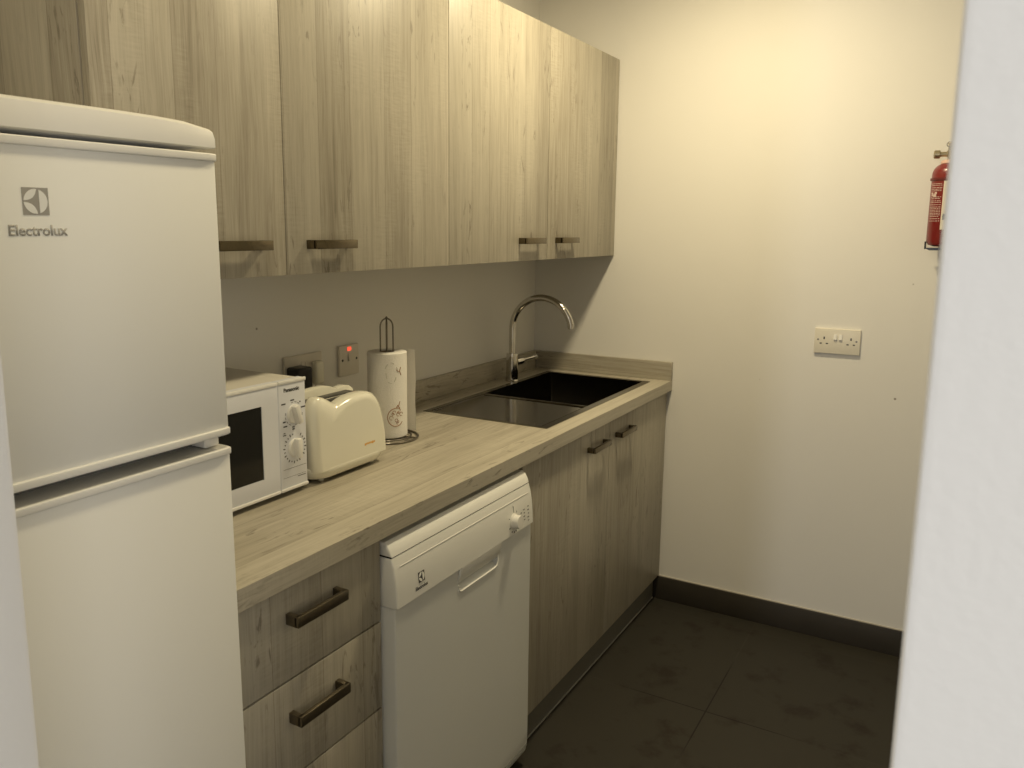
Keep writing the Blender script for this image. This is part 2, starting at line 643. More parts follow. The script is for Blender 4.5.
wall_cabinet('pale oak wall cabinet with single narrow door above the fridge and microwave', YD[0], YD[1], [(YD[0], YD[1], 1)])
wall_cabinet('pale oak wall cabinet with one wide door above the toaster and kitchen roll', YD[1], YD[2], [(YD[1], YD[2], -1)])
wall_cabinet('pale oak wall cabinet with two doors above the sink and tap', YD[2], YD[4],
             [(YD[2], YD[3], 1), (YD[3], YD[4], -1)])

# ------------------------------------------------------------------ worktop with sink cut-out
SX0, SX1, SY0, SY1 = 0.104, 0.543, -0.966, -0.082
t = thing('worktop', 'long pale oak laminate worktop running from the fridge to the end wall', 'worktop', (0.3, -1.1, 0.862))
wb = bmesh.new()
HX0, HX1, HY0, HY1 = SX0 + 0.012, SX1 - 0.012, SY0 + 0.012, SY1 - 0.012
xs = [0.001, HX0, HX1, 0.603]
ys = [-2.195, HY0, HY1, -0.001]
for zz in (0.8615, 0.900):
    for i in range(4):
        for j in range(4):
            wb.verts.new((xs[i], ys[j], zz))
wb.verts.ensure_lookup_table()
V = lambda k, i, j: wb.verts[k * 16 + i * 4 + j]
for i in range(3):
    for j in range(3):
        if (i, j) == (1, 1):
            continue
        wb.faces.new((V(1, i, j), V(1, i + 1, j), V(1, i + 1, j + 1), V(1, i, j + 1)))
        wb.faces.new((V(0, i, j), V(0, i, j + 1), V(0, i + 1, j + 1), V(0, i + 1, j)))
for j in range(3):
    wb.faces.new((V(0, 0, j), V(1, 0, j), V(1, 0, j + 1), V(0, 0, j + 1)))
    wb.faces.new((V(0, 3, j), V(0, 3, j + 1), V(1, 3, j + 1), V(1, 3, j)))
    wb.faces.new((V(0, j, 0), V(0, j + 1, 0), V(1, j + 1, 0), V(1, j, 0)))
    wb.faces.new((V(0, j, 3), V(1, j, 3), V(1, j + 1, 3), V(0, j + 1, 3)))
for a, c in (((1, 1), (2, 1)), ((2, 1), (2, 2)), ((2, 2), (1, 2)), ((1, 2), (1, 1))):
    wb.faces.new((V(0, *a), V(0, *c), V(1, *c), V(1, *a)))
bmesh.ops.recalc_face_normals(wb, faces=wb.faces)
obj('countertop', wb, M['wood_y'], t)
obj('upstand', MB().box(0.001, 0.018, -2.195, -0.0185, 0.9005, 0.971, 0.0008), M['wood_y'], t)
obj('upstand', MB().box(0.001, 0.603, -0.018, -0.001, 0.9005, 0.971, 0.0008), M['wood_x'], t)

# ------------------------------------------------------------------ base units
XD = 0.587
ZB = 0.102
t = thing('drawer_unit', 'pale oak base unit with four drawers between the fridge and the dishwasher', 'cabinet', (0.3, -2.0, 0))
DY0, DY1 = -2.195, -1.804
c = MB()
c.box(0.03, XD - 0.021, DY0, DY0 + 0.016, ZB, 0.861)
c.box(0.03, XD - 0.021, DY1 - 0.016, DY1, ZB, 0.861)
c.box(0.03, XD - 0.021, DY0 + 0.016, DY1 - 0.016, ZB, ZB + 0.016)
c.box(0.03, 0.04, DY0 + 0.016, DY1 - 0.016, ZB + 0.016, 0.861)
obj('carcass', c, M['wood_low'], t)
obj('plinth', MB().box(0.535, 0.552, DY0, DY1, 0, ZB - 0.001), M['plinth'], t)
zs = [(0.6805, 0.8585), (0.4895, 0.6765), (0.2925, 0.4855), (0.104, 0.2885)]
for z0, z1 in zs:
    d = MB().box(XD - 0.018, XD, DY0 + 0.0015, DY1 - 0.0015, z0, z1, 0.0008)
    d.box(0.06, XD - 0.018, DY0 + 0.03, DY1 - 0.03, z0 + 0.02, z1 - 0.04)
    do = obj('drawer', d, M['wood_low'], t)
    hz = z0 + 0.1155 if z0 > 0.6 else z0 + 0.1185
    obj('handle', handle_bm(XD, -2.071, -1.937, hz, h=0.020), M['handle_dark'], do)

t = thing('sink_unit', 'pale oak two-door base unit under the sink beside the end wall', 'cabinet', (0.3, -0.6, 0))
BY0, BY1 = -1.196, -0.002
c = MB()
c.box(0.03, XD - 0.021, BY0, BY0 + 0.016, ZB, 0.861)
c.box(0.03, XD - 0.021, BY1 - 0.016, BY1, ZB, 0.861)
c.box(0.03, XD - 0.021, BY0 + 0.016, BY1 - 0.016, ZB, ZB + 0.016)
c.box(0.03, 0.04, BY0 + 0.016, BY1 - 0.016, ZB + 0.016, 0.861)
obj('carcass', c, M['wood_low'], t)
for a, d, h0 in ((BY0, -0.5905, -0.771), (-0.5875, -0.014, -0.5405)):
    do = obj('door', MB().box(XD - 0.018, XD, a, d, 0.104, 0.8585, 0.0008), M['wood_low'], t)
    obj('handle', handle_bm(XD, h0, h0 + 0.134, 0.797, proj=0.028, h=0.0165), M['handle'], do)
p = obj('plinth', MB().box(0.546, 0.563, BY0, BY1 - 0.012, 0, ZB - 0.001), M['plinth'], t)
obj('seal_strip', MB().box(0.5632, 0.5662, BY0, BY1 - 0.012, 0.0, 0.006, 0.001), M['seal'], p)

# ------------------------------------------------------------------ sink
t = thing('kitchen_sink', 'dark steel inset sink with right-hand bowl and flat drainer set in the worktop', 'sink', (0.33, -0.525, 0.9))
ZR = 0.9022
BX0, BX1, BYY0, BYY1 = 0.125, 0.519, -0.622, -0.102
def ring_surface(loops, cap=True):
    """loops of four corners each; joined in order, last one capped"""
    bm = bmesh.new()
    R = [[bm.verts.new(p) for p in lp] for lp in loops]
    for A, B in zip(R[:-1], R[1:]):
        n = len(A)
        for k in range(n):
            bm.faces.new((A[k], A[(k + 1) % n], B[(k + 1) % n], B[k]))
    if cap:
        bm.faces.new(R[-1])
    return bm
def rect(x0, x1, y0, y1, z, r=0.0, n=5):
    if r == 0:
        return [(x0, y0, z), (x1, y0, z), (x1, y1, z), (x0, y1, z)]
    out = []
    for cx, cy, a0 in ((x0 + r, y0 + r, 180), (x1 - r, y0 + r, 270), (x1 - r, y1 - r, 0), (x0 + r, y1 - r, 90)):
        for i in range(n + 1):
            a = math.radians(a0 + 90 * i / n)
            out.append((cx + r * math.cos(a), cy + r * math.sin(a), z))
    return out
DX0, DX1, DDY0, DDY1 = SX0 + 0.016, SX1 - 0.016, SY0 + 0.016, -0.627
# rim plate: outer edge, with the drainer and bowl openings
rb = bmesh.new()
gx = [SX0, BX0, BX1, SX1]
gy = [SY0, DDY0, DDY1, BYY0, BYY1, SY1]
vg = {}
for k, zz in enumerate((0.9003, ZR)):
    for i in range(4):
        for j in range(6):
            vg[k, i, j] = rb.verts.new((gx[i], gy[j], zz))
for i in range(3):
    for j in range(5):
        if (i, j) in ((1, 1), (1, 3)):
            continue
        rb.faces.new((vg[1, i, j], vg[1, i + 1, j], vg[1, i + 1, j + 1], vg[1, i, j + 1]))
for j in range(5):
    rb.faces.new((vg[0, 0, j], vg[1, 0, j], vg[1, 0, j + 1], vg[0, 0, j + 1]))
    rb.faces.new((vg[0, 3, j], vg[0, 3, j + 1], vg[1, 3, j + 1], vg[1, 3, j]))
for i in range(3):
    rb.faces.new((vg[0, i, 0], vg[0, i + 1, 0], vg[1, i + 1, 0], vg[1, i, 0]))
    rb.faces.new((vg[0, i, 5], vg[1, i, 5], vg[1, i + 1, 5], vg[0, i + 1, 5]))
bmesh.ops.recalc_face_normals(rb, faces=rb.faces)
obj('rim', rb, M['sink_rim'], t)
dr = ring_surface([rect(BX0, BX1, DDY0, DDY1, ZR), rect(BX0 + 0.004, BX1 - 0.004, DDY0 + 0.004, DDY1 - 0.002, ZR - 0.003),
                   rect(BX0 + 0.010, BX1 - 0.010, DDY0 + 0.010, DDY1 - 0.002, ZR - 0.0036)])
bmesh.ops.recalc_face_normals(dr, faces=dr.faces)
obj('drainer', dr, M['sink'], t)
r0 = 0.012
bl = ring_surface([rect(BX0, BX1, BYY0, BYY1, ZR), rect(BX0 + 0.0005, BX1 - 0.0005, BYY0 + 0.0005, BYY1 - 0.0005, ZR - 0.002)], cap=False)
b2 = ring_surface([rect(BX0 + 0.0005, BX1 - 0.0005, BYY0 + 0.0005, BYY1 - 0.0005, ZR - 0.001, 0.014),
                   rect(BX0 + 0.002, BX1 - 0.002, BYY0 + 0.002, BYY1 - 0.002, 0.73, 0.016),
                   rect(BX0 + 0.012, BX1 - 0.012, BYY0 + 0.012, BYY1 - 0.012, 0.714, 0.016)])
me_ = bpy.data.meshes.new('tmp')
b2.to_mesh(me_)
b2.free()
bl.from_mesh(me_)
bpy.data.meshes.remove(me_)
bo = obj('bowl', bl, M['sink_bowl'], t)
obj('waste', MB().lathe([(0.0, 0.0), (0.042, 0.0), (0.045, 0.002), (0.045, 0.004), (0.03, 0.003), (0.0, 0.002)], (0.32, -0.36, 0.7142)), M['chrome'], bo)

# ------------------------------------------------------------------ tap
t = thing('mixer_tap', 'chrome swan-neck mixer tap with side lever behind the sink', 'tap', (0.080, -0.345, 0.9))
fx, fy = 0.084, -0.345
obj('base', MB().lathe([(0.0, 0.0003), (0.026, 0.0003), (0.026, 0.004), (0.0235, 0.007), (0.0225, 0.095), (0.0225, 0.104), (0.0215, 0.107),
                        (0.012, 0.108), (0, 0.108)], (fx, fy, 0.9)), M['chrome'], t)
path = [(fx, fy, 0.99)]
RA = 0.1225
zc = 1.1015
for i in range(7):
    path.append((fx, fy, 0.99 + (zc - 0.99) * (i + 1) / 7))
for i in range(1, 25):
    a = PI - (PI * 0.925) * i / 24
    path.append((fx + RA + RA * math.cos(a), fy, zc + RA * math.sin(a)))
obj('spout', MB().tube(path, 0.0125, 16), M['chrome'], t)
e = Vector(path[-1])
obj('aerator', MB().tube([e + Vector((0, 0, 0.002)), e + Vector((0.0, 0, -0.008))], 0.0126, 16)
    .tube([e + Vector((0, 0, -0.008)), e + Vector((0.0, 0, -0.014))], 0.0104, 16), M['chrome'], t)
l0 = Vector((fx + 0.006, fy + 0.010, 0.972))
l1 = Vector((0.128, -0.235, 0.985))
dl = l1 - l0
lev = MB().tube([l0 + dl * s for s in (0.05, 0.25, 0.36)], [0.0165, 0.0160, 0.014], 16)
lev.tube([l0 + dl * s for s in (0.34, 0.42, 0.7, 0.92)], [0.0095, 0.0068, 0.0058, 0.0062], 14)
lev.tube([l0 + dl * s for s in (0.90, 0.93, 0.97, 1.02, 1.05)], [0.006, 0.0095, 0.0115, 0.0095, 0.004], 14)
obj('lever', lev, M['chrome'], t)

# ------------------------------------------------------------------ dishwasher
WY0, WY1 = -1.799, -1.203
t = thing('dishwasher', 'white freestanding dishwasher with curved control panel under the worktop', 'dishwasher', (0.3, -1.5, 0))
obj('body', MB().box(0.03, 0.570, WY0, WY1, 0.012, 0.846, 0.003), M['enamel_dw'], t)
foot = [(WY0 + 0.04, 0.08), (WY1 - 0.04, 0.08), (WY0 + 0.04, 0.52), (WY1 - 0.04, 0.52)]
for fyy, fxx in foot:
    obj('foot', MB().lathe([(0, 0), (0.02, 0), (0.02, 0.008), (0.008, 0.012), (0, 0.013)], (fxx, fyy, 0.0), 16), M['black'], t)
obj('top_trim', MB().prism([(0.5705, 0.8170), (0.6105, 0.8162), (0.607, 0.8275), (0.600, 0.839), (0.592, 0.8455), (0.5705, 0.8455)],
                           'Y', WY0, WY1, 0.004, 3), M['enamel'], t)
# door with finger recess
PX = 0.6185
dY0, dY1 = WY0 + 0.001, WY1 - 0.001
RY0, RY1, RZ0, RZ1 = -1.561, -1.380, 0.650, 0.705
door = bmesh.new()
prof = [(PX, 0.709), (PX, 0.40), (PX, 0.10), (PX - 0.001, 0.062), (PX - 0.006, 0.042), (PX - 0.020, 0.022)]
ysd = [dY0, RY0, RY1, dY1]
grid = []
rows = [(PX, 0.709), (PX, RZ1), (PX, RZ0)] + prof[1:]
for (x, z) in rows:
    grid.append([door.verts.new((x, y, z)) for y in ysd])
for r_ in range(len(rows) - 1):
    for j in range(3):
        if r_ == 1 and j == 1:
            continue
        door.faces.new((grid[r_][j], grid[r_ + 1][j], grid[r_ + 1][j + 1], grid[r_][j + 1]))
# recess
inn = [door.verts.new((PX - 0.022, RY0 + 0.006, RZ1)), door.verts.new((PX - 0.022, RY0 + 0.006, RZ0 + 0.016)),
       door.verts.new((PX - 0.022, RY1 - 0.006, RZ0 + 0.016)), door.verts.new((PX - 0.022, RY1 - 0.006, RZ1))]
out = [grid[1][1], grid[2][1], grid[2][2], grid[1][2]]
for k in range(4):
    door.faces.new((out[k], out[(k + 1) % 4], inn[(k + 1) % 4], inn[k]))
door.faces.new(inn)
# sides and back
bk = [[door.verts.new((0.571, y, z)) for y in (dY0, dY1)] for (x, z) in rows]
for r_ in range(len(rows) - 1):
    door.faces.new((grid[r_][0], bk[r_][0], bk[r_ + 1][0], grid[r_ + 1][0]))
    door.faces.new((grid[r_][3], grid[r_ + 1][3], bk[r_ + 1][1], bk[r_][1]))
bmesh.ops.recalc_face_normals(door, faces=door.faces)
# soften the two upright front edges
eds = [e_ for e_ in door.edges if len(e_.link_faces) == 2 and all(abs(v.co.y - dY0) < 1e-5 or abs(v.co.y - dY1) < 1e-5 for v in e_.verts)
       and all(v.co.x > 0.59 for v in e_.verts) and abs(e_.verts[0].co.y - e_.verts[1].co.y) < 1e-5]
bmesh.ops.bevel(door, geom=eds, offset=0.004, segments=3, affect='EDGES', profile=0.5)
dob = obj('door', door, M['enamel_dw'], t)
lip = MB()
lip.tube([(PX + 0.0003, RY0, RZ0 + 0.018), (PX + 0.0006, RY0 + 0.0005, RZ0 + 0.010), (PX + 0.001, RY0 + 0.004, RZ0 + 0.003), (PX + 0.001, RY0 + 0.012, RZ0),
          (PX + 0.001, RY1 - 0.016, RZ0), (PX + 0.001, RY1 - 0.006, RZ0 + 0.004), (PX + 0.001, RY1 - 0.001, RZ0 + 0.014), (PX, RY1, RZ1 - 0.004)], 0.0020, 10)
obj('grip_lip', lip, M['enamel'], dob)
kk = obj('kick_line', MB().box(PX - 0.010, PX + 0.0006, dY0 + 0.002, dY1 - 0.004, 0.0655, 0.0668), M['gap_grey'], dob)
# control panel
pp = [(0.5705, 0.8140), (0.6105, 0.8135), (0.6160, 0.795), (0.6205, 0.770), (0.6232, 0.740), (0.6245, 0.7090), (0.6195, 0.7055), (0.5705, 0.7055)]
pan = MB().prism(pp, 'Y', WY0, WY1, 0.004, 3)
# the panel swells down over the finger recess
pan.prism([(0.6190, 0.7085), (0.6243, 0.7085), (0.6235, 0.695), (0.6200, 0.678), (0.6120, 0.668), (0.6030, 0.668), (0.6030, 0.7085)], 'Y', RY0 + 0.002, RY1 + 0.010, 0.003, 3)
po = obj('control_panel', pan, M['enamel'], t)
obj('lid_gap', MB().box(0.5705, 0.6085, WY0 + 0.002, WY1 - 0.002, 0.8137, 0.8168), M['black'], t)
obj('panel_ridge', MB().box(0.6150, 0.6176, WY0 + 0.020, WY1 - 0.018, 0.7915, 0.7938, 0.0008), M['plastic_white'], po)
tl = -math.atan2(0.0035, 0.03)
def panel_x(z):
    for (xa, za), (xb, zb) in zip(pp[1:6], pp[2:7]):
        if zb <= z <= za:
            return xa + (xb - xa) * (za - z) / (za - zb)
    return 0.6238
kz, ky = 0.741, -1.306
km = frame_mat(AX_X, (panel_x(kz) - 0.0008, ky, kz), tl * 0.8)
obj('knob', MB().lathe([(0, 0), (0.0205, 0), (0.0205, 0.002), (0.0178, 0.004), (0.0172, 0.017), (0.0160, 0.0195), (0.0, 0.0200)], (0, 0, 0), 28, km), M['plastic_white'], po)
for a in (55, 90, 150, 205, 240, 265, 285):
    r1 = 0.026
    obj('dial_tick', MB().box(r1 - 0.002, r1 + (0.014 if a == 90 else 0.003), -0.0007, 0.0007, 0, 0.0012, mat=km @ Matrix.Rotation(math.radians(a), 4, 'Z')),
        M['dark_print'], po)
for cc, (yy, n, zt_, st) in enumerate(((-1.268, 3, 0.752, 0.009), (-1.252, 4, 0.757, 0.009), (-1.230, 5, 0.760, 0.0095))):
    tk = MB()
    for i in range(n):
        zz = zt_ - i * st
        tk.box(panel_x(zz) - 0.0005, panel_x(zz) + 0.0007, yy - (0.0045 if (i + cc) % 2 else 0.0022), yy + 0.0035, zz - 0.0009, zz + 0.0009)
    obj('programme_marks', tk, M['dark_print'], po)
ey, ez = -1.712, 0.7485
em = frame_mat(AX_X, (panel_x(ez) + 0.0006, ey, ez), tl)
obj('emblem', emblem_bm(0.022, em), [M['dark_print'], M['enamel']], po)
tm = frame_mat(AX_X, (panel_x(0.7235) + 0.0003, ey, 0.7235), tl * 0.5)
obj('brand_lettering', text_bm('Electrolux', 0.044, tm, bold=0.012), M['dark_print'], po, smooth=0)

# ------------------------------------------------------------------ fridge
FY0, FY1 = -2.737, -2.196
XF = 0.620
t = thing('fridge', 'tall white fridge freezer with two doors at the left end of the worktop', 'fridge', (0.33, -2.487, 0))
obj('body', MB().box(0.03, 0.558, FY0 + 0.003, FY1 - 0.030, 0.03, 1.578, 0.004), M['enamel'], t)
for a, c in ((0.08, FY0 + 0.05), (0.08, FY1 - 0.05), (0.50, FY0 + 0.05), (0.50, FY1 - 0.05)):
    obj('foot', MB().lathe([(0, 0), (0.022, 0), (0.022, 0.012), (0.010, 0.016), (0.010, 0.03), (0, 0.031)], (a, c, 0), 16), M['black'], t)
cap = MB()
cap.bm.free()
capr = []
for k in range(13):
    q = -1 + 2 * k / 12
    yk = (FY0 + FY1) / 2 + (FY1 - FY0) / 2 * q
    rise = 0.0075 * (1 - abs(q) ** 5)
    e_ = 0.002 if k in (0, 12) else 0.0
    capr.append([(0.03, yk, 1.5785), (XF - 0.001 - e_, yk, 1.5785), (XF + 0.0015 - e_, yk, 1.580), (XF + 0.001 - e_, yk, 1.592 + rise * 0.5),
                 (XF - 0.003 - e_, yk, 1.6035 + rise - e_), (XF - 0.010 - e_, yk, 1.608 + rise - e_), (0.03, yk, 1.608 + rise - e_)])
def loft_closed(rings):
    bm = bmesh.new()
    R_ = [[bm.verts.new(p) for p in r] for r in rings]
    n = len(R_[0])
    for A, B in zip(R_[:-1], R_[1:]):
        for k in range(n):
            bm.faces.new((A[k], A[(k + 1) % n], B[(k + 1) % n], B[k]))
    bm.faces.new(R_[0])
    bm.faces.new(list(reversed(R_[-1])))
    bmesh.ops.recalc_face_normals(bm, faces=bm.faces)
    return bm
cap.bm = loft_closed(capr)
obj('top_cap', cap, M['plastic_white'], t)

def fridge_door(z0, z1, liptop, lipbot):
    bm = MB()
    pts = [(0.566, FY0), (XF - 0.006, FY0), (XF - 0.002, FY0 + 0.002), (XF, FY0 + 0.007),
           (XF, FY1 - 0.007), (XF - 0.002, FY1 - 0.002), (XF - 0.006, FY1), (0.566, FY1)]
    bm.prism(pts, 'Z', z0, z1, 0.0015, 2)
    d = obj('door', bm, M['enamel'], t)
    def lip(za, zb):
        q = [(0.566, FY0 - 0.001), (XF - 0.010, FY0 - 0.001), (XF, FY0 + 0.003), (XF + 0.004, FY0 + 0.014),
             (XF + 0.004, FY1 - 0.012), (XF + 0.001, FY1 - 0.001), (XF - 0.010, FY1 + 0.001), (0.566, FY1 + 0.001)]
        obj('edge_trim', MB().prism(q, 'Z', za, zb, 0.002, 3), M['plastic_white'], d)
    if liptop:
        lip(z1 - 0.0005, z1 + 0.0105)
    if lipbot:
        lip(z0 - 0.0105, z0 + 0.0005)
    return d
upd = fridge_door(1.1715, 1.5610, True, True)
low = fridge_door(0.07, 1.1305, True, False)
obj('gasket', MB().box(0.5585, 0.570, FY0 + 0.006, FY1 - 0.008, 0.08, 1.573), M['gap_grey'], t)
obj('hinge', MB().box(0.572, 0.604, FY1 - 0.036, FY1 - 0.008, 1.1425, 1.1600, 0.003), M['plastic_white'], t)
obj('plinth', MB().box(0.535, 0.556, FY0 + 0.01, FY1 - 0.01, 0.012, 0.066), M['gap_grey'], t)
obj('emblem', emblem_bm(0.0315, frame_mat(AX_X, (XF + 0.0001, -2.4660, 1.4980))), [M['grey_print'], M['enamel']], upd)
obj('brand_lettering', text_bm('Electrolux', 0.071, frame_mat(AX_X, (XF + 0.0001, -2.4650, 1.459)), bold=0.022), M['grey_print'], upd, smooth=0)

t.rotation_euler = (math.radians(0.35), 0, 0)

# ------------------------------------------------------------------ microwave
MY0, MY1 = -2.183, -1.744
MX = 0.340
MZ0, MZ1 = 0.913, 1.153
t = thing('microwave', 'white microwave oven with black window and two dials beside the fridge', 'microwave', (0.19, -1.97, 0.9))
obj('case', MB().box(0.035, MX - 0.022, MY0 + 0.003, MY1 - 0.002, MZ0 + 0.002, MZ1 - 0.001, 0.004), M['mw_case'], t)
for a in (0.07, 0.29):
    for c in (MY0 + 0.04, MY1 - 0.04):
        obj('foot', MB().lathe([(0, 0), (0.013, 0), (0.015, 0.013), (0, 0.013)], (a, c, 0.9005), 16), M['black'], t)
YP = -1.8265
# control panel
pan = MB().box(MX - 0.022, MX, YP + 0.0008, MY1, MZ0, MZ1, 0.003, 3)
po = obj('control_panel', pan, M['mw_white'], t)
# door with window
dbm = MB()
WZ0, WZ1, WYa, WYb = 0.955, 1.110, -2.150, -1.8725
dbm.box(MX - 0.022, MX, MY0, WYa, MZ0, MZ1, 0.003, 2)
dbm.box(MX - 0.022, MX, WYb, YP - 0.0008, MZ0, MZ1, 0.003, 2)
dbm.box(MX - 0.021, MX - 0.0004, WYa - 0.01, WYb + 0.01, MZ0, WZ0)
dbm.box(MX - 0.021, MX - 0.0004, WYa - 0.01, WYb + 0.01, WZ1, MZ1)
dbm = MB()
dd = bmesh.new()
yy = [MY0, WYa, WYb, YP - 0.0008]
zz = [MZ0, WZ0, WZ1, MZ1]
gv = [[dd.verts.new((MX, y, z)) for z in zz] for y in yy]
gb = [[dd.verts.new((MX - 0.021, y, z)) for z in zz] for y in yy]
for i in range(3):
    for j in range(3):
        if (i, j) == (1, 1):
            continue
        dd.faces.new((gv[i][j], gv[i + 1][j], gv[i + 1][j + 1], gv[i][j + 1]))
for a, c in (((0, 0), (0, 3)), ((0, 3), (3, 3)), ((3, 3), (3, 0)), ((3, 0), (0, 0))):
    pass
for k in range(3):
    dd.faces.new((gv[0][k], gv[0][k + 1], gb[0][k + 1], gb[0][k]))
    dd.faces.new((gv[3][k], gb[3][k], gb[3][k + 1], gv[3][k + 1]))
    dd.faces.new((gv[k][0], gb[k][0], gb[k + 1][0], gv[k + 1][0]))
    dd.faces.new((gv[k][3], gv[k + 1][3], gb[k + 1][3], gb[k][3]))
for a, c in (((1, 1), (2, 1)), ((2, 1), (2, 2)), ((2, 2), (1, 2)), ((1, 2), (1, 1))):
    dd.faces.new((gv[a[0]][a[1]], gv[c[0]][c[1]], gb[c[0]][c[1]], gb[a[0]][a[1]]))
bmesh.ops.recalc_face_normals(dd, faces=dd.faces)
be = [e_ for e_ in dd.edges if all(abs(v.co.x - MX) < 1e-6 for v in e_.verts) and
      (all(abs(v.co.z - MZ1) < 1e-6 for v in e_.verts) or all(abs(v.co.z - MZ0) < 1e-6 for v in e_.verts))]
bmesh.ops.bevel(dd, geom=be, offset=0.003, segments=2, affect='EDGES', profile=0.5)
do = obj('door', dd, M['mw_white'], t)
obj('window', MB().box(MX - 0.008, MX - 0.0012, WYa + 0.0006, WYb - 0.0006, WZ0 + 0.0006, WZ1 - 0.0006), M['glass_dark'], do)
obj('bezel_trim', MB().box(MX - 0.003, MX + 0.0022, MY0, YP - 0.001, MZ1 - 0.007, MZ1 + 0.0008, 0.0018), M['plastic_white'], do)
obj('bezel_trim', MB().box(MX - 0.003, MX + 0.0022, YP + 0.001, MY1 + 0.0006, MZ1 - 0.007, MZ1 + 0.0008, 0.0018), M['plastic_white'], po)
obj('bezel_trim', MB().box(MX - 0.003, MX + 0.0022, MY0, YP - 0.001, MZ0 - 0.001, MZ0 + 0.006, 0.0018), M['plastic_white'], do)
obj('bezel_trim', MB().box(MX - 0.003, MX + 0.0022, YP + 0.001, MY1 + 0.0006, MZ0 - 0.001, MZ0 + 0.006, 0.0018), M['plastic_white'], po)
cyp = (YP + MY1) / 2 + 0.004
obj('brand_lettering', text_bm('Panasonic', 0.046, frame_mat(AX_X, (MX, -1.786, 1.1285)), bold=0.035), M['dark_print'], po, smooth=0)
for zc_, rot, n, kind in ((1.078, -18, 0, 'power'), (1.003, 0, 20, 'timer')):
    km = frame_mat(AX_X, (MX, cyp, zc_))
    kb = MB().lathe([(0, 0), (0.0205, 0), (0.0200, 0.003), (0.0185, 0.005), (0, 0.005)], (0, 0, 0), 28, km)
    kb.box(-0.0068, 0.0068, -0.0215, 0.0215, 0.003, 0.018, 0.003, 2, mat=km @ Matrix.Rotation(math.radians(-rot), 4, 'Z'))
    obj('knob', kb, M['plastic_white'], po)
    mk = MB()
    if kind == 'timer':
        for i in range(22):
            a = math.radians(90 - 35 + -i * 360 / 24)
            mk.box(0.0290, 0.0322 if i % 2 else 0.0345, -0.0011, 0.0011, 0, 0.0004, mat=km @ Matrix.Rotation(a, 4, 'Z'))
        mk.box(-0.034, -0.025, 0.0315, 0.0335, 0, 0.0004, mat=km)
        mk.box(-0.032, -0.027, 0.0360, 0.0380, 0, 0.0004, mat=km)
        mk.box(-0.036, 0.032, -0.043, -0.0424, 0, 0.0004, mat=km)
        mk.box(-0.036, 0.030, -0.0615, -0.0611, 0, 0.0003, mat=km)
        mk.box(0.006, 0.030, -0.066, -0.0648, 0, 0.0004, mat=km)
    else:
        for (a0, b0, w_) in ((-0.036, 0.024, 0.012), (-0.009, 0.029, 0.011), (0.018, 0.022, 0.003), (0.022, 0.009, 0.013),
                             (0.014, -0.020, 0.012), (-0.033, -0.015, 0.008), (-0.032, -0.025, 0.011), (-0.006, -0.030, 0.007), (-0.006, -0.0345, 0.007)):
            mk.box(a0, a0 + w_, b0, b0 + 0.0028, 0, 0.0004, mat=km)
        for i in range(14):
            a = math.radians(100 - i * 22)
            if i in (3, 4, 9):
                continue
            mk.box(0.0250, 0.0260, -0.0030, 0.0030, 0, 0.0004, mat=km @ Matrix.Rotation(a, 4, 'Z'))
    obj('dial_marks', mk, M['dark_print'], po)

# ------------------------------------------------------------------ toaster
TX0, TX1, TY0, TY1, TZ = 0.205, 0.352, -1.728, -1.466, 0.9
TH = 0.186
t = thing('toaster', 'glossy cream two-slot toaster between the microwave and the kitchen roll', 'toaster', ((TX0 + TX1) / 2, (TY0 + TY1) / 2, TZ))
tyc = (TY0 + TY1) / 2
T_OUT = [(-1.722, 0.930), (-1.727, 0.970), (-1.729, 1.020), (-1.728, 1.060), (-1.723, 1.085), (-1.711, 1.0985), (-1.697, 1.0990), (-1.682, 1.0945),
         (-1.666, 1.0860), (-1.652, 1.0780), (-1.643, 1.0745), (-1.636, 1.0755), (-1.622, 1.0800), (-1.600, 1.0850), (-1.575, 1.0875), (-1.550, 1.0875), (-1.530, 1.0850),
         (-1.513, 1.0785), (-1.499, 1.0665), (-1.487, 1.0470), (-1.477, 1.0180), (-1.470, 0.9800), (-1.466, 0.9300)]
def t_outline(inset, mirror=False, flat=None, s=0.0):
    """s: 0 at the rim, 1 on the flat of the shell, where the notch has run out to the end"""
    pts = []
    for k, (y, z) in enumerate(T_OUT):
        if 3 < k <= 11:
            yl = -1.727
            y, z = yl + (y - yl) * (1 - 0.62 * s), z - 0.030 * s * (1 - abs(k - 7) / 14)
        dy = y - tyc
        ky = (abs(dy) - inset) / abs(dy) if abs(dy) > 0.06 else 1.0
        y2 = tyc + dy * ky
        z2 = z - (inset if z > 1.03 else inset * max(0, (z - 0.97) / 0.06))
        if flat is not None:
            z2 = min(z2, flat)
        if mirror:
            y2 = 2 * tyc - y2
        pts.append((y2, z2))
    return pts[::-1] if mirror else pts
def loft(rings, slot=0):
    bm = bmesh.new()
    R = [[bm.verts.new(p) for p in r] for r in rings]
    n = len(R[0])
    for A, B in zip(R[:-1], R[1:]):
        for k in range(n - 1):
            bm.faces.new((A[k], A[k + 1], B[k + 1], B[k]))
        bm.faces.new((A[n - 1], A[0], B[0], B[n - 1]))
    bm.faces.new(R[0])
    bm.faces.new(list(reversed(R[-1])))
    bmesh.ops.remove_doubles(bm, verts=bm.verts, dist=1e-6)
    bmesh.ops.recalc_face_normals(bm, faces=bm.faces)
    return bm
def shell_rings(xs_ins, mirror=False, flat=None):
    return [[(x, y, z) for (y, z) in t_outline(i_, mirror, flat, min(1, i_ / 0.018) if abs(x - 0.2785) > 0.039 else 0)] for x, i_ in xs_ins]
RZ = 0.020
front = [(0.3150, 0.0035), (0.3158, 0.0010), (0.3190, 0.0)]
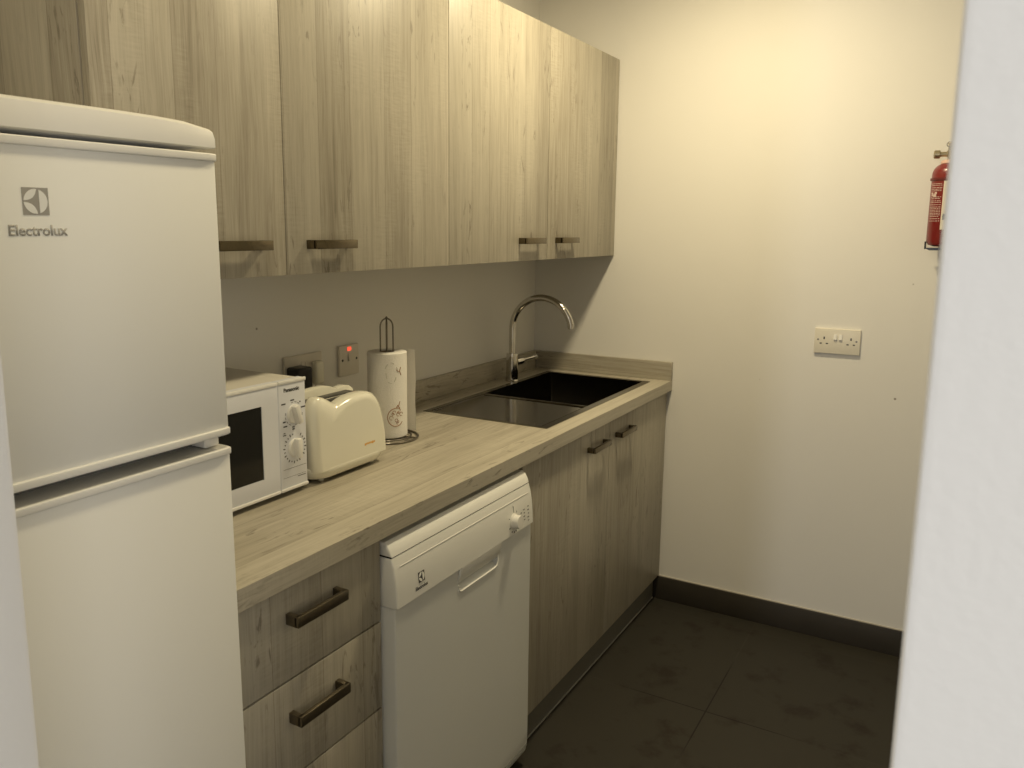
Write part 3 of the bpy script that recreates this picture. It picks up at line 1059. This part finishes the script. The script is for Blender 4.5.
for i in range(0, 9):
    a = PI / 2 * i / 8
    front.append((TX1 - RZ + RZ * math.sin(a) * 1.0, 0.018 * (1 - math.cos(a))))
back = [(TX0 + (TX1 - x), i_) for x, i_ in front][::-1]
body = MB()
body.bm.free()
body.bm = loft(shell_rings(front))
me_ = bpy.data.meshes.new('tmp')
T_BACK = [(-1.722, 0.930), (-1.726, 1.000), (-1.722, 1.045), (-1.708, 1.072), (-1.685, 1.084), (-1.650, 1.0905), (-1.610, 1.094), (-1.578, 1.0945), (-1.558, 1.0920),
          (-1.541, 1.0865), (-1.528, 1.0815), (-1.518, 1.0825), (-1.500, 1.0845), (-1.482, 1.0820), (-1.470, 1.0750), (-1.461, 1.0590), (-1.456, 1.0300), (-1.454, 0.9800), (-1.454, 0.9300)]
def back_ring(x, ins):
    out = []
    for y, z in T_BACK:
        dy = y - tyc
        out.append((x, tyc + dy * ((abs(dy) - ins) / abs(dy) if abs(dy) > 0.06 else 1.0), z - (ins if z > 1.03 else ins * max(0, (z - 0.97) / 0.06))))
    return out[::-1]
b2 = loft([back_ring(x, i_) for x, i_ in back])
b2.to_mesh(me_)
b2.free()
body.bm.from_mesh(me_)
b3 = loft(shell_rings([(0.2, 0.0030), (0.3185, 0.0030)], False, 1.0725))
b3.to_mesh(me_)
b3.free()
body.bm.from_mesh(me_)
bpy.data.meshes.remove(me_)
tb = obj('body', body, M['cream'], t, smooth=50)
for xc in (0.2590, 0.2980):
    sl = MB().box(xc - 0.0155, xc + 0.0155, TY0 + 0.042, TY1 - 0.034, 1.030, 1.0737, 0.0003)
    obj('slot', sl, M['black'], t)
# skirt at the foot
def plan(ins, z):
    return rect(TX0 + ins, TX1 - ins, TY0 + ins, TY1 - ins, z, 0.045 - ins * 0.5, 6)
sk = ring_surface([plan(0.020, TZ + 0.0095), plan(0.012, TZ + 0.0085), plan(0.006, TZ + 0.012), plan(0.001, TZ + 0.024), plan(-0.0005, TZ + 0.033),
                   plan(0.001, TZ + 0.0365), plan(0.006, TZ + 0.0375)])
bmesh.ops.recalc_face_normals(sk, faces=sk.faces)
obj('base', sk, M['cream'], t, smooth=60)
for a in (TX0 + 0.035, TX1 - 0.030):
    for c in (TY0 + 0.045, TY1 - 0.035):
        obj('foot', MB().lathe([(0, 0), (0.007, 0), (0.008, 0.012), (0, 0.012)], (a, c, TZ + 0.0005), 14), M['cream'], t)
lv = MB().box(0.272, 0.298, TY1 - 0.004, TY1 + 0.020, 0.950, 0.966, 0.005, 3)
obj('lever', lv, M['cream'], t)
obj('stop_button', MB().box(0.255, 0.290, TY1 - 0.012, TY1 + 0.006, 1.055, 1.061, 0.002), M['cream'], t)
obj('browning_dial', MB().lathe([(0, 0), (0.010, 0), (0.009, 0.008), (0, 0.009)], (TX1 - 0.07, TY0 + 0.004, 0.918), 18,
                                Matrix.Rotation(PI / 2, 4, 'X')), M['cream'], t)
bl_ = MB()
rnd = random.Random(3)
for i in range(7):
    y = -1.560 + i * 0.0056
    bl_.box(TX1 - 0.0002, TX1 + 0.0004, y, y + 0.0042, 0.9595 + (0 if i not in (0, 5) else -0.0015), 0.9635 + 0.0008 * (i % 2), 0)
obj('brand_mark', bl_, M['orange'], tb)

# ------------------------------------------------------------------ kitchen roll on its holder
KX, KY = 0.211, -1.287
t = thing('kitchen_roll_holder', 'dark wire kitchen roll holder with tall loops and ring foot', 'roll holder', (KX, KY, 0.9))
def circ(r, z, n=40, cx=KX, cy=KY):
    return [(cx + r * math.cos(2 * PI * k / n), cy + r * math.sin(2 * PI * k / n), z) for k in range(n)]
obj('foot_ring', MB().tube(circ(0.083, 0.9035), 0.0030, 10, True), M['wire'], t)
obj('foot_ring', MB().tube(circ(0.064, 0.9060), 0.0026, 10, True), M['wire'], t)
sp_ = MB()
for a in (0.3, 0.3 + PI / 2):
    c, s = math.cos(a), math.sin(a)
    sp_.tube([(KX - 0.083 * c, KY - 0.083 * s, 0.9038), (KX - 0.03 * c, KY - 0.03 * s, 0.9062), (KX + 0.03 * c, KY + 0.03 * s, 0.9062),
              (KX + 0.083 * c, KY + 0.083 * s, 0.9038)], 0.0026, 8)
obj('spokes', sp_, M['wire'], t)
for a in (math.radians(40), math.radians(130)):
    c, s = math.cos(a), math.sin(a)
    rr = 0.0172
    pth = [(KX - rr * c, KY - rr * s, 0.906), (KX - rr * c, KY - rr * s, 1.07), (KX - rr * c, KY - rr * s, 1.208)]
    for i in range(1, 12):
        q = PI - PI * i / 12
        pth.append((KX + rr * math.cos(q) * c, KY + rr * math.cos(q) * s, 1.208 + 0.0235 * math.sin(q)))
    pth += [(KX + rr * c, KY + rr * s, 1.208), (KX + rr * c, KY + rr * s, 1.07), (KX + rr * c, KY + rr * s, 0.906)]
    obj('loop', MB().tube(pth, 0.0021, 8), M['wire'], t)
obj('finial', MB().lathe([(0, -0.003), (0.0035, 0), (0.0035, 0.004), (0, 0.007)], (KX, KY, 1.2310), 12), M['wire'], t)

RR = 0.0540
KZ0, KZ1 = 0.909, 1.142
t = thing('kitchen_roll', 'white printed kitchen roll on the wire holder beside the toaster', 'kitchen roll', (KX, KY, KZ0))
rl = obj('roll', MB().lathe([(0.021, KZ0), (RR - 0.002, KZ0), (RR, KZ0 + 0.002), (RR, KZ1 - 0.002), (RR - 0.002, KZ1), (0.022, KZ1), (0.021, KZ1 - 0.006), (0.021, KZ0)],
                                (KX, KY, 0), 64), M['paper'], t)
obj('core', MB().lathe([(0.0195, KZ0 + 0.001), (0.0212, KZ0 + 0.001), (0.0212, KZ1 - 0.001), (0.0195, KZ1 - 0.001), (0.0195, KZ0 + 0.001)], (KX, KY, 0), 40), M['card'], t)
# loose end of the sheet
sh = bmesh.new()
cols = []
a1 = math.radians(118)
tang = Vector((math.sin(a1), -math.cos(a1), 0))
nrm = Vector((math.cos(a1), math.sin(a1), 0))
base = Vector((KX, KY, 0)) + nrm * (RR + 0.0007)
pts2 = []
for i in range(7):
    a = math.radians(170 - 52 * i / 6)
    pts2.append(Vector((KX + (RR + 0.0007) * math.cos(a), KY + (RR + 0.0007) * math.sin(a), 0)))
for i in range(1, 9):
    s = i / 8
    pts2.append(base + tang * s * 0.071 - nrm * (0.006 * max(0, s - 0.7) / 0.3))
for i, p in enumerate(pts2):
    cols.append([sh.verts.new((p.x + 0.0012 * math.sin(j * 1.1 + i * 0.5), p.y, KZ0 + 0.001 + (KZ1 - KZ0 - 0.003) * j / 10)) for j in range(11)])
for i in range(len(cols) - 1):
    for j in range(10):
        sh.faces.new((cols[i][j], cols[i + 1][j], cols[i + 1][j + 1], cols[i][j + 1]))
ex = bmesh.ops.solidify(sh, geom=list(sh.faces), thickness=0.0006)
bmesh.ops.recalc_face_normals(sh, faces=sh.faces)
obj('loose_sheet', sh, M['paper'], rl, smooth=60)
# printed motif, wrapped onto the roll
def on_roll(s, z, d=0.0006):
    """s: arc length along the surface from the point facing the photographer"""
    a = a_face + s / RR
    return Vector((KX + (RR + d) * math.cos(a), KY + (RR + d) * math.sin(a), z))
a_face = math.atan2(-3.0864 - KY, 1.5725 - KX)
def motif(cs, cz, sc):
    m = MB()
    def stroke(pts, r=0.0011):
        m.tube([on_roll(cs + p[0] * sc, cz + p[1] * sc, 0.0002) for p in pts], r * sc / 0.024 * 1.0, 6)
    stroke([(math.cos(math.radians(a)), math.sin(math.radians(a)) * 1.05) for a in range(60, 330, 12)])
    stroke([(0.05, 1.05), (0.18, 1.35), (0.35, 1.3), (0.5, 1.75)])
    stroke([(0.18, 1.35), (0.45, 1.05), (0.55, 0.7)])
    rn = random.Random(5)
    for _ in range(9):
        x, y = rn.uniform(-0.62, 0.75), rn.uniform(-0.7, 0.65)
        k = rn.uniform(0.12, 0.24)
        stroke([(x + k * math.cos(a), y + k * math.sin(a)) for a in (0, 1, 2, 3, 4.2, 5.2)], 0.0008)
    return m
obj('printed_motif', motif(0.024, 0.968, 0.024), M['print_brown'], rl)
mm = MB()
for a0 in (0, 60, 120, 180, 240, 300):
    pts3 = [on_roll(0.012 + 0.018 * math.cos(math.radians(a)) * (0.8 if a0 % 120 else 1), 1.090 + 0.028 * math.sin(math.radians(a)), 0.0001) for a in range(a0, a0 + 44, 11)]
    mm.tube(pts3, 0.0010, 6)
obj('printed_ring', mm, M['print_pale'], rl)
mm = MB()
mm.tube([on_roll(0.026, 1.098, .0002), on_roll(0.032, 1.092, .0002), on_roll(0.036, 1.094, .0002), on_roll(0.041, 1.082, .0002)], 0.0012, 6)
mm.tube([on_roll(0.036, 1.094, .0002), on_roll(0.040, 1.104, .0002)], 0.0012, 6)
obj('printed_motif', mm, M['print_brown'], rl)

# ------------------------------------------------------------------ sockets
def plate_prism(m, w_, h_, d_, mat, slot=0):
    """rounded shallow plate lying in local xy, facing local +z"""
    m.box(-w_ / 2, w_ / 2, -h_ / 2, h_ / 2, 0, d_, 0.0022, 3, slot=slot, mat=mat)
def hole_marks(mat, cx):
    m = MB()
    m.box(cx - 0.0022, cx + 0.0022, 0.006, 0.0145, 0.0078, 0.0094, mat=mat)
    m.box(cx - 0.0135, cx - 0.0065, -0.0105, -0.0065, 0.0078, 0.0094, mat=mat)
    m.box(cx + 0.0065, cx + 0.0135, -0.0105, -0.0065, 0.0078, 0.0094, mat=mat)
    return m
def double_socket(label, axis, loc, mname, holes=(True, True)):
    t = thing('double_socket', label, 'socket', loc)
    mat = frame_mat(axis, loc)
    pl = MB()
    plate_prism(pl, 0.147, 0.088, 0.009, mat)
    po_ = obj('faceplate', pl, M[mname], t)
    for sx, k in ((-0.0065, 0), (0.0105, 1)):
        s = MB().prism([(0.007, 0.0085), (0.025, 0.0085), (0.025, 0.0105), (0.007, 0.0145)], 'X', sx - 0.0055, sx + 0.0055, 0.0008, 1, mat=mat)
        obj('rocker_switch', s, M['plastic_white' if mname == 'socket' else mname], t)
    for cx, on_ in ((-0.042, holes[0]), (0.044, holes[1])):
        if on_:
            obj('pin_holes', hole_marks(mat, cx), M['black'], po_)
    for cx in (-0.0615, 0.0615):
        obj('screw', MB().lathe([(0, 0.0085), (0.0034, 0.0085), (0.0034, 0.0094), (0, 0.0096)], (0, 0, 0), 14,
                                mat @ Matrix.Translation(Vector((cx, 0.004, 0)))), M['wire'], t)
    return t
double_socket('white double socket on the end wall left of the fire extinguisher', AX_NY, (1.180, -0.0005, 1.0945), 'socket')
double_socket('double socket on the wall behind the microwave with both outlets in use', AX_X, (0.0005, -1.398, 1.086), 'socket_grey', (False, False))

t = thing('fused_spur', 'single switch plate with red light on the wall behind the toaster', 'switch', (0.0005, -1.207, 1.0895))
mat = frame_mat(AX_X, (0.0005, -1.207, 1.0895))
pl = MB()
plate_prism(pl, 0.088, 0.090, 0.009, mat)
obj('faceplate', pl, M['socket_grey'], t)
obj('indicator', MB().box(-0.008, 0.008, 0.028, 0.039, 0.0085, 0.0110, 0.001, mat=mat), M['led'], t)
obj('rocker_switch', MB().prism([(-0.002, 0.0085), (0.021, 0.0085), (0.021, 0.0105), (-0.002, 0.0155)], 'X', -0.0060, 0.0060, 0.0008, 1, mat=mat), M['socket_grey'], t)
for cx in (-0.030, 0.033):
    obj('screw', MB().lathe([(0, 0.0085), (0.0040, 0.0085), (0.0040, 0.0094), (0, 0.0096)], (0, 0, 0), 14,
                            mat @ Matrix.Translation(Vector((cx, 0.0015, 0)))), M['black'], t)

# plugs
t = thing('plug_adapter', 'chunky black power adapter plugged into the socket behind the microwave', 'plug', (0.03, -1.443, 1.03))
obj('body', MB().box(0.0098, 0.058, -1.468, -1.414, 1.034, 1.104, 0.007, 3), M['black'], t)
obj('cord', MB().tube([(0.035, -1.445, 1.026), (0.035, -1.447, 0.99), (0.032, -1.455, 0.95), (0.030, -1.49, 0.915), (0.030, -1.56, 0.905)], 0.003, 8), M['black'], t)
t = thing('plug', 'slim pale plug with a thin cord in the socket above the toaster', 'plug', (0.02, -1.36, 1.04))
obj('body', MB().box(0.0098, 0.032, -1.371, -1.338, 1.043, 1.108, 0.007, 3), M['cream'], t)
obj('cord', MB().tube([(0.022, -1.366, 1.046), (0.022, -1.362, 1.022), (0.024, -1.360, 1.005), (0.026, -1.36, 0.95), (0.030, -1.38, 0.912), (0.036, -1.44, 0.9045), (0.05, -1.50, 0.9045), (0.16, -1.55, 0.9045)], 0.0026, 8), M['socket_grey'], t)

# ------------------------------------------------------------------ fire extinguisher
EX, EY = 1.476, -0.064
ER = 0.052
t = thing('fire_extinguisher', 'red fire extinguisher hanging on the end wall above and right of the end wall socket', 'fire extinguisher', (EX, EY, 1.43))
pr = [(0, 1.440), (0.030, 1.4405), (0.046, 1.446), (ER, 1.458), (ER, 1.660)]
for i in range(1, 9):
    a = PI / 2 * i / 8
    pr.append((0.020 + (ER - 0.020) * math.cos(a), 1.660 + 0.036 * math.sin(a)))
pr += [(0.020, 1.702), (0, 1.702)]
cyl = obj('cylinder', MB().lathe(pr, (EX, EY, 0), 48), M['red'], t)
obj('collar', MB().lathe([(0, 1.695), (0.030, 1.695), (0.031, 1.698), (0.030, 1.704), (0.021, 1.707), (0, 1.707)], (EX, EY, 0), 32), M['pink'], t)
vl = MB().lathe([(0, 1.705), (0.014, 1.705), (0.014, 1.714), (0.017, 1.716), (0.017, 1.734), (0.011, 1.738), (0, 1.738)], (EX, EY, 0), 20)
vl.tube([(EX - 0.012, EY, 1.724), (EX - 0.036, EY - 0.002, 1.724)], 0.0075, 14)
vl.tube([(EX - 0.034, EY - 0.002, 1.724), (EX - 0.036, EY - 0.002, 1.724), (EX - 0.050, EY - 0.003, 1.724), (EX - 0.052, EY - 0.003, 1.724)], [0.011, 0.0130, 0.0130, 0.010], 14)
obj('valve', vl, M['brass'], t)
hd = MB()
hd.box(EX - 0.016, EX + 0.075, EY - 0.009, EY + 0.009, 1.754, 1.759, 0.001)
hd.box(EX - 0.012, EX + 0.070, EY - 0.008, EY + 0.008, 1.739, 1.743, 0.001)
hd.box(EX - 0.014, EX - 0.004, EY - 0.008, EY + 0.008, 1.736, 1.757, 0.001)
obj('squeeze_handle', hd, M['brass'], t)
obj('safety_pin', MB().tube([(EX - 0.010, EY - 0.014, 1.746), (EX - 0.010, EY + 0.012, 1.746)], 0.002, 8)
    .tube([(EX - 0.010 + 0.008 * math.cos(a), EY - 0.020, 1.752 + 0.008 * math.sin(a)) for a in [2 * PI * k / 14 for k in range(14)]], 0.0012, 6, True), M['wire'], t)
def band(r0_, r1_, z0, z1, a0, a1, n=24):
    """cylinder patch of the extinguisher, angles measured from -Y towards +X"""
    m = bmesh.new()
    rows_ = []
    for k in range(n + 1):
        a = math.radians(a0 + (a1 - a0) * k / n)
        c, s = math.sin(a), -math.cos(a)
        rows_.append([m.verts.new((EX + r * c, EY + r * s, z)) for r, z in ((r0_, z0), (r1_, z0), (r1_, z1), (r0_, z1))])
    for A, B in zip(rows_[:-1], rows_[1:]):
        for k in range(4):
            m.faces.new((A[k], A[(k + 1) % 4], B[(k + 1) % 4], B[k]))
    m.faces.new(rows_[0])
    m.faces.new(list(reversed(rows_[-1])))
    bmesh.ops.recalc_face_normals(m, faces=m.faces)
    return m
obj('strap', band(ER - 0.0005, ER + 0.0035, 1.644, 1.651, -180, 180, 48), M['red_dark'], t)
obj('label_panel', band(ER - 0.0005, ER + 0.0006, 1.493, 1.641, -17, 70), M['label'], cyl)
obj('label_square', band(ER, ER + 0.0012, 1.523, 1.541, -12, 8, 6), M['black'], cyl)
ink = bmesh.new()
rn = random.Random(11)
zz_ = 1.632
lines = []
while zz_ > 1.512:
    lines.append(zz_)
    zz_ -= rn.choice((0.0048, 0.0048, 0.007))
for z in lines:
    a = -66 + rn.uniform(0, 6)
    while a < -24:
        wd = rn.uniform(3, 9)
        if 1.594 < z < 1.608 and a > -50:
            a += wd
            continue
        q = band(ER, ER + 0.0005, z, z + 0.0018, a, min(a + wd, -21), 3)
        me_ = bpy.data.meshes.new('tmp')
        q.to_mesh(me_)
        q.free()
        ink.from_mesh(me_)
        bpy.data.meshes.remove(me_)
        a += wd + rn.uniform(1.2, 3)
for (z0, z1, a0, a1) in ((1.596, 1.607, -62, -56), (1.594, 1.602, -53, -40), (1.602, 1.608, -46, -38)):
    q = band(ER, ER + 0.0005, z0, z1, a0, a1, 3)
    me_ = bpy.data.meshes.new('tmp')
    q.to_mesh(me_)
    q.free()
    ink.from_mesh(me_)
    bpy.data.meshes.remove(me_)
obj('printed_text', ink, M['label_ink'], cyl)
br = MB()
br.box(EX - 0.012, EX + 0.012, -0.0105, -0.0005, 1.44, 1.66, 0.001)
br.box(EX - 0.055, EX - 0.050, EY - 0.008, EY + 0.008, 1.432, 1.456, 0.001)
br.box(EX + 0.050, EX + 0.055, EY - 0.008, EY + 0.008, 1.432, 1.456, 0.001)
br.prism([(EX - 0.055, 1.436), (EX - 0.040, 1.4285), (EX + 0.040, 1.4285), (EX + 0.055, 1.436), (EX + 0.040, 1.4365), (EX - 0.040, 1.4365)], 'Y', EY - 0.020, EY + 0.020)
br.box(EX - 0.010, EX + 0.010, EY, -0.002, 1.4285, 1.4330)
t.location.z -= 0.0155
wb_ = tag(obj('wall_bracket', br, M['black']), 'black metal bracket holding the fire extinguisher on the end wall', 'bracket')
wb_.location.z -= 0.0155
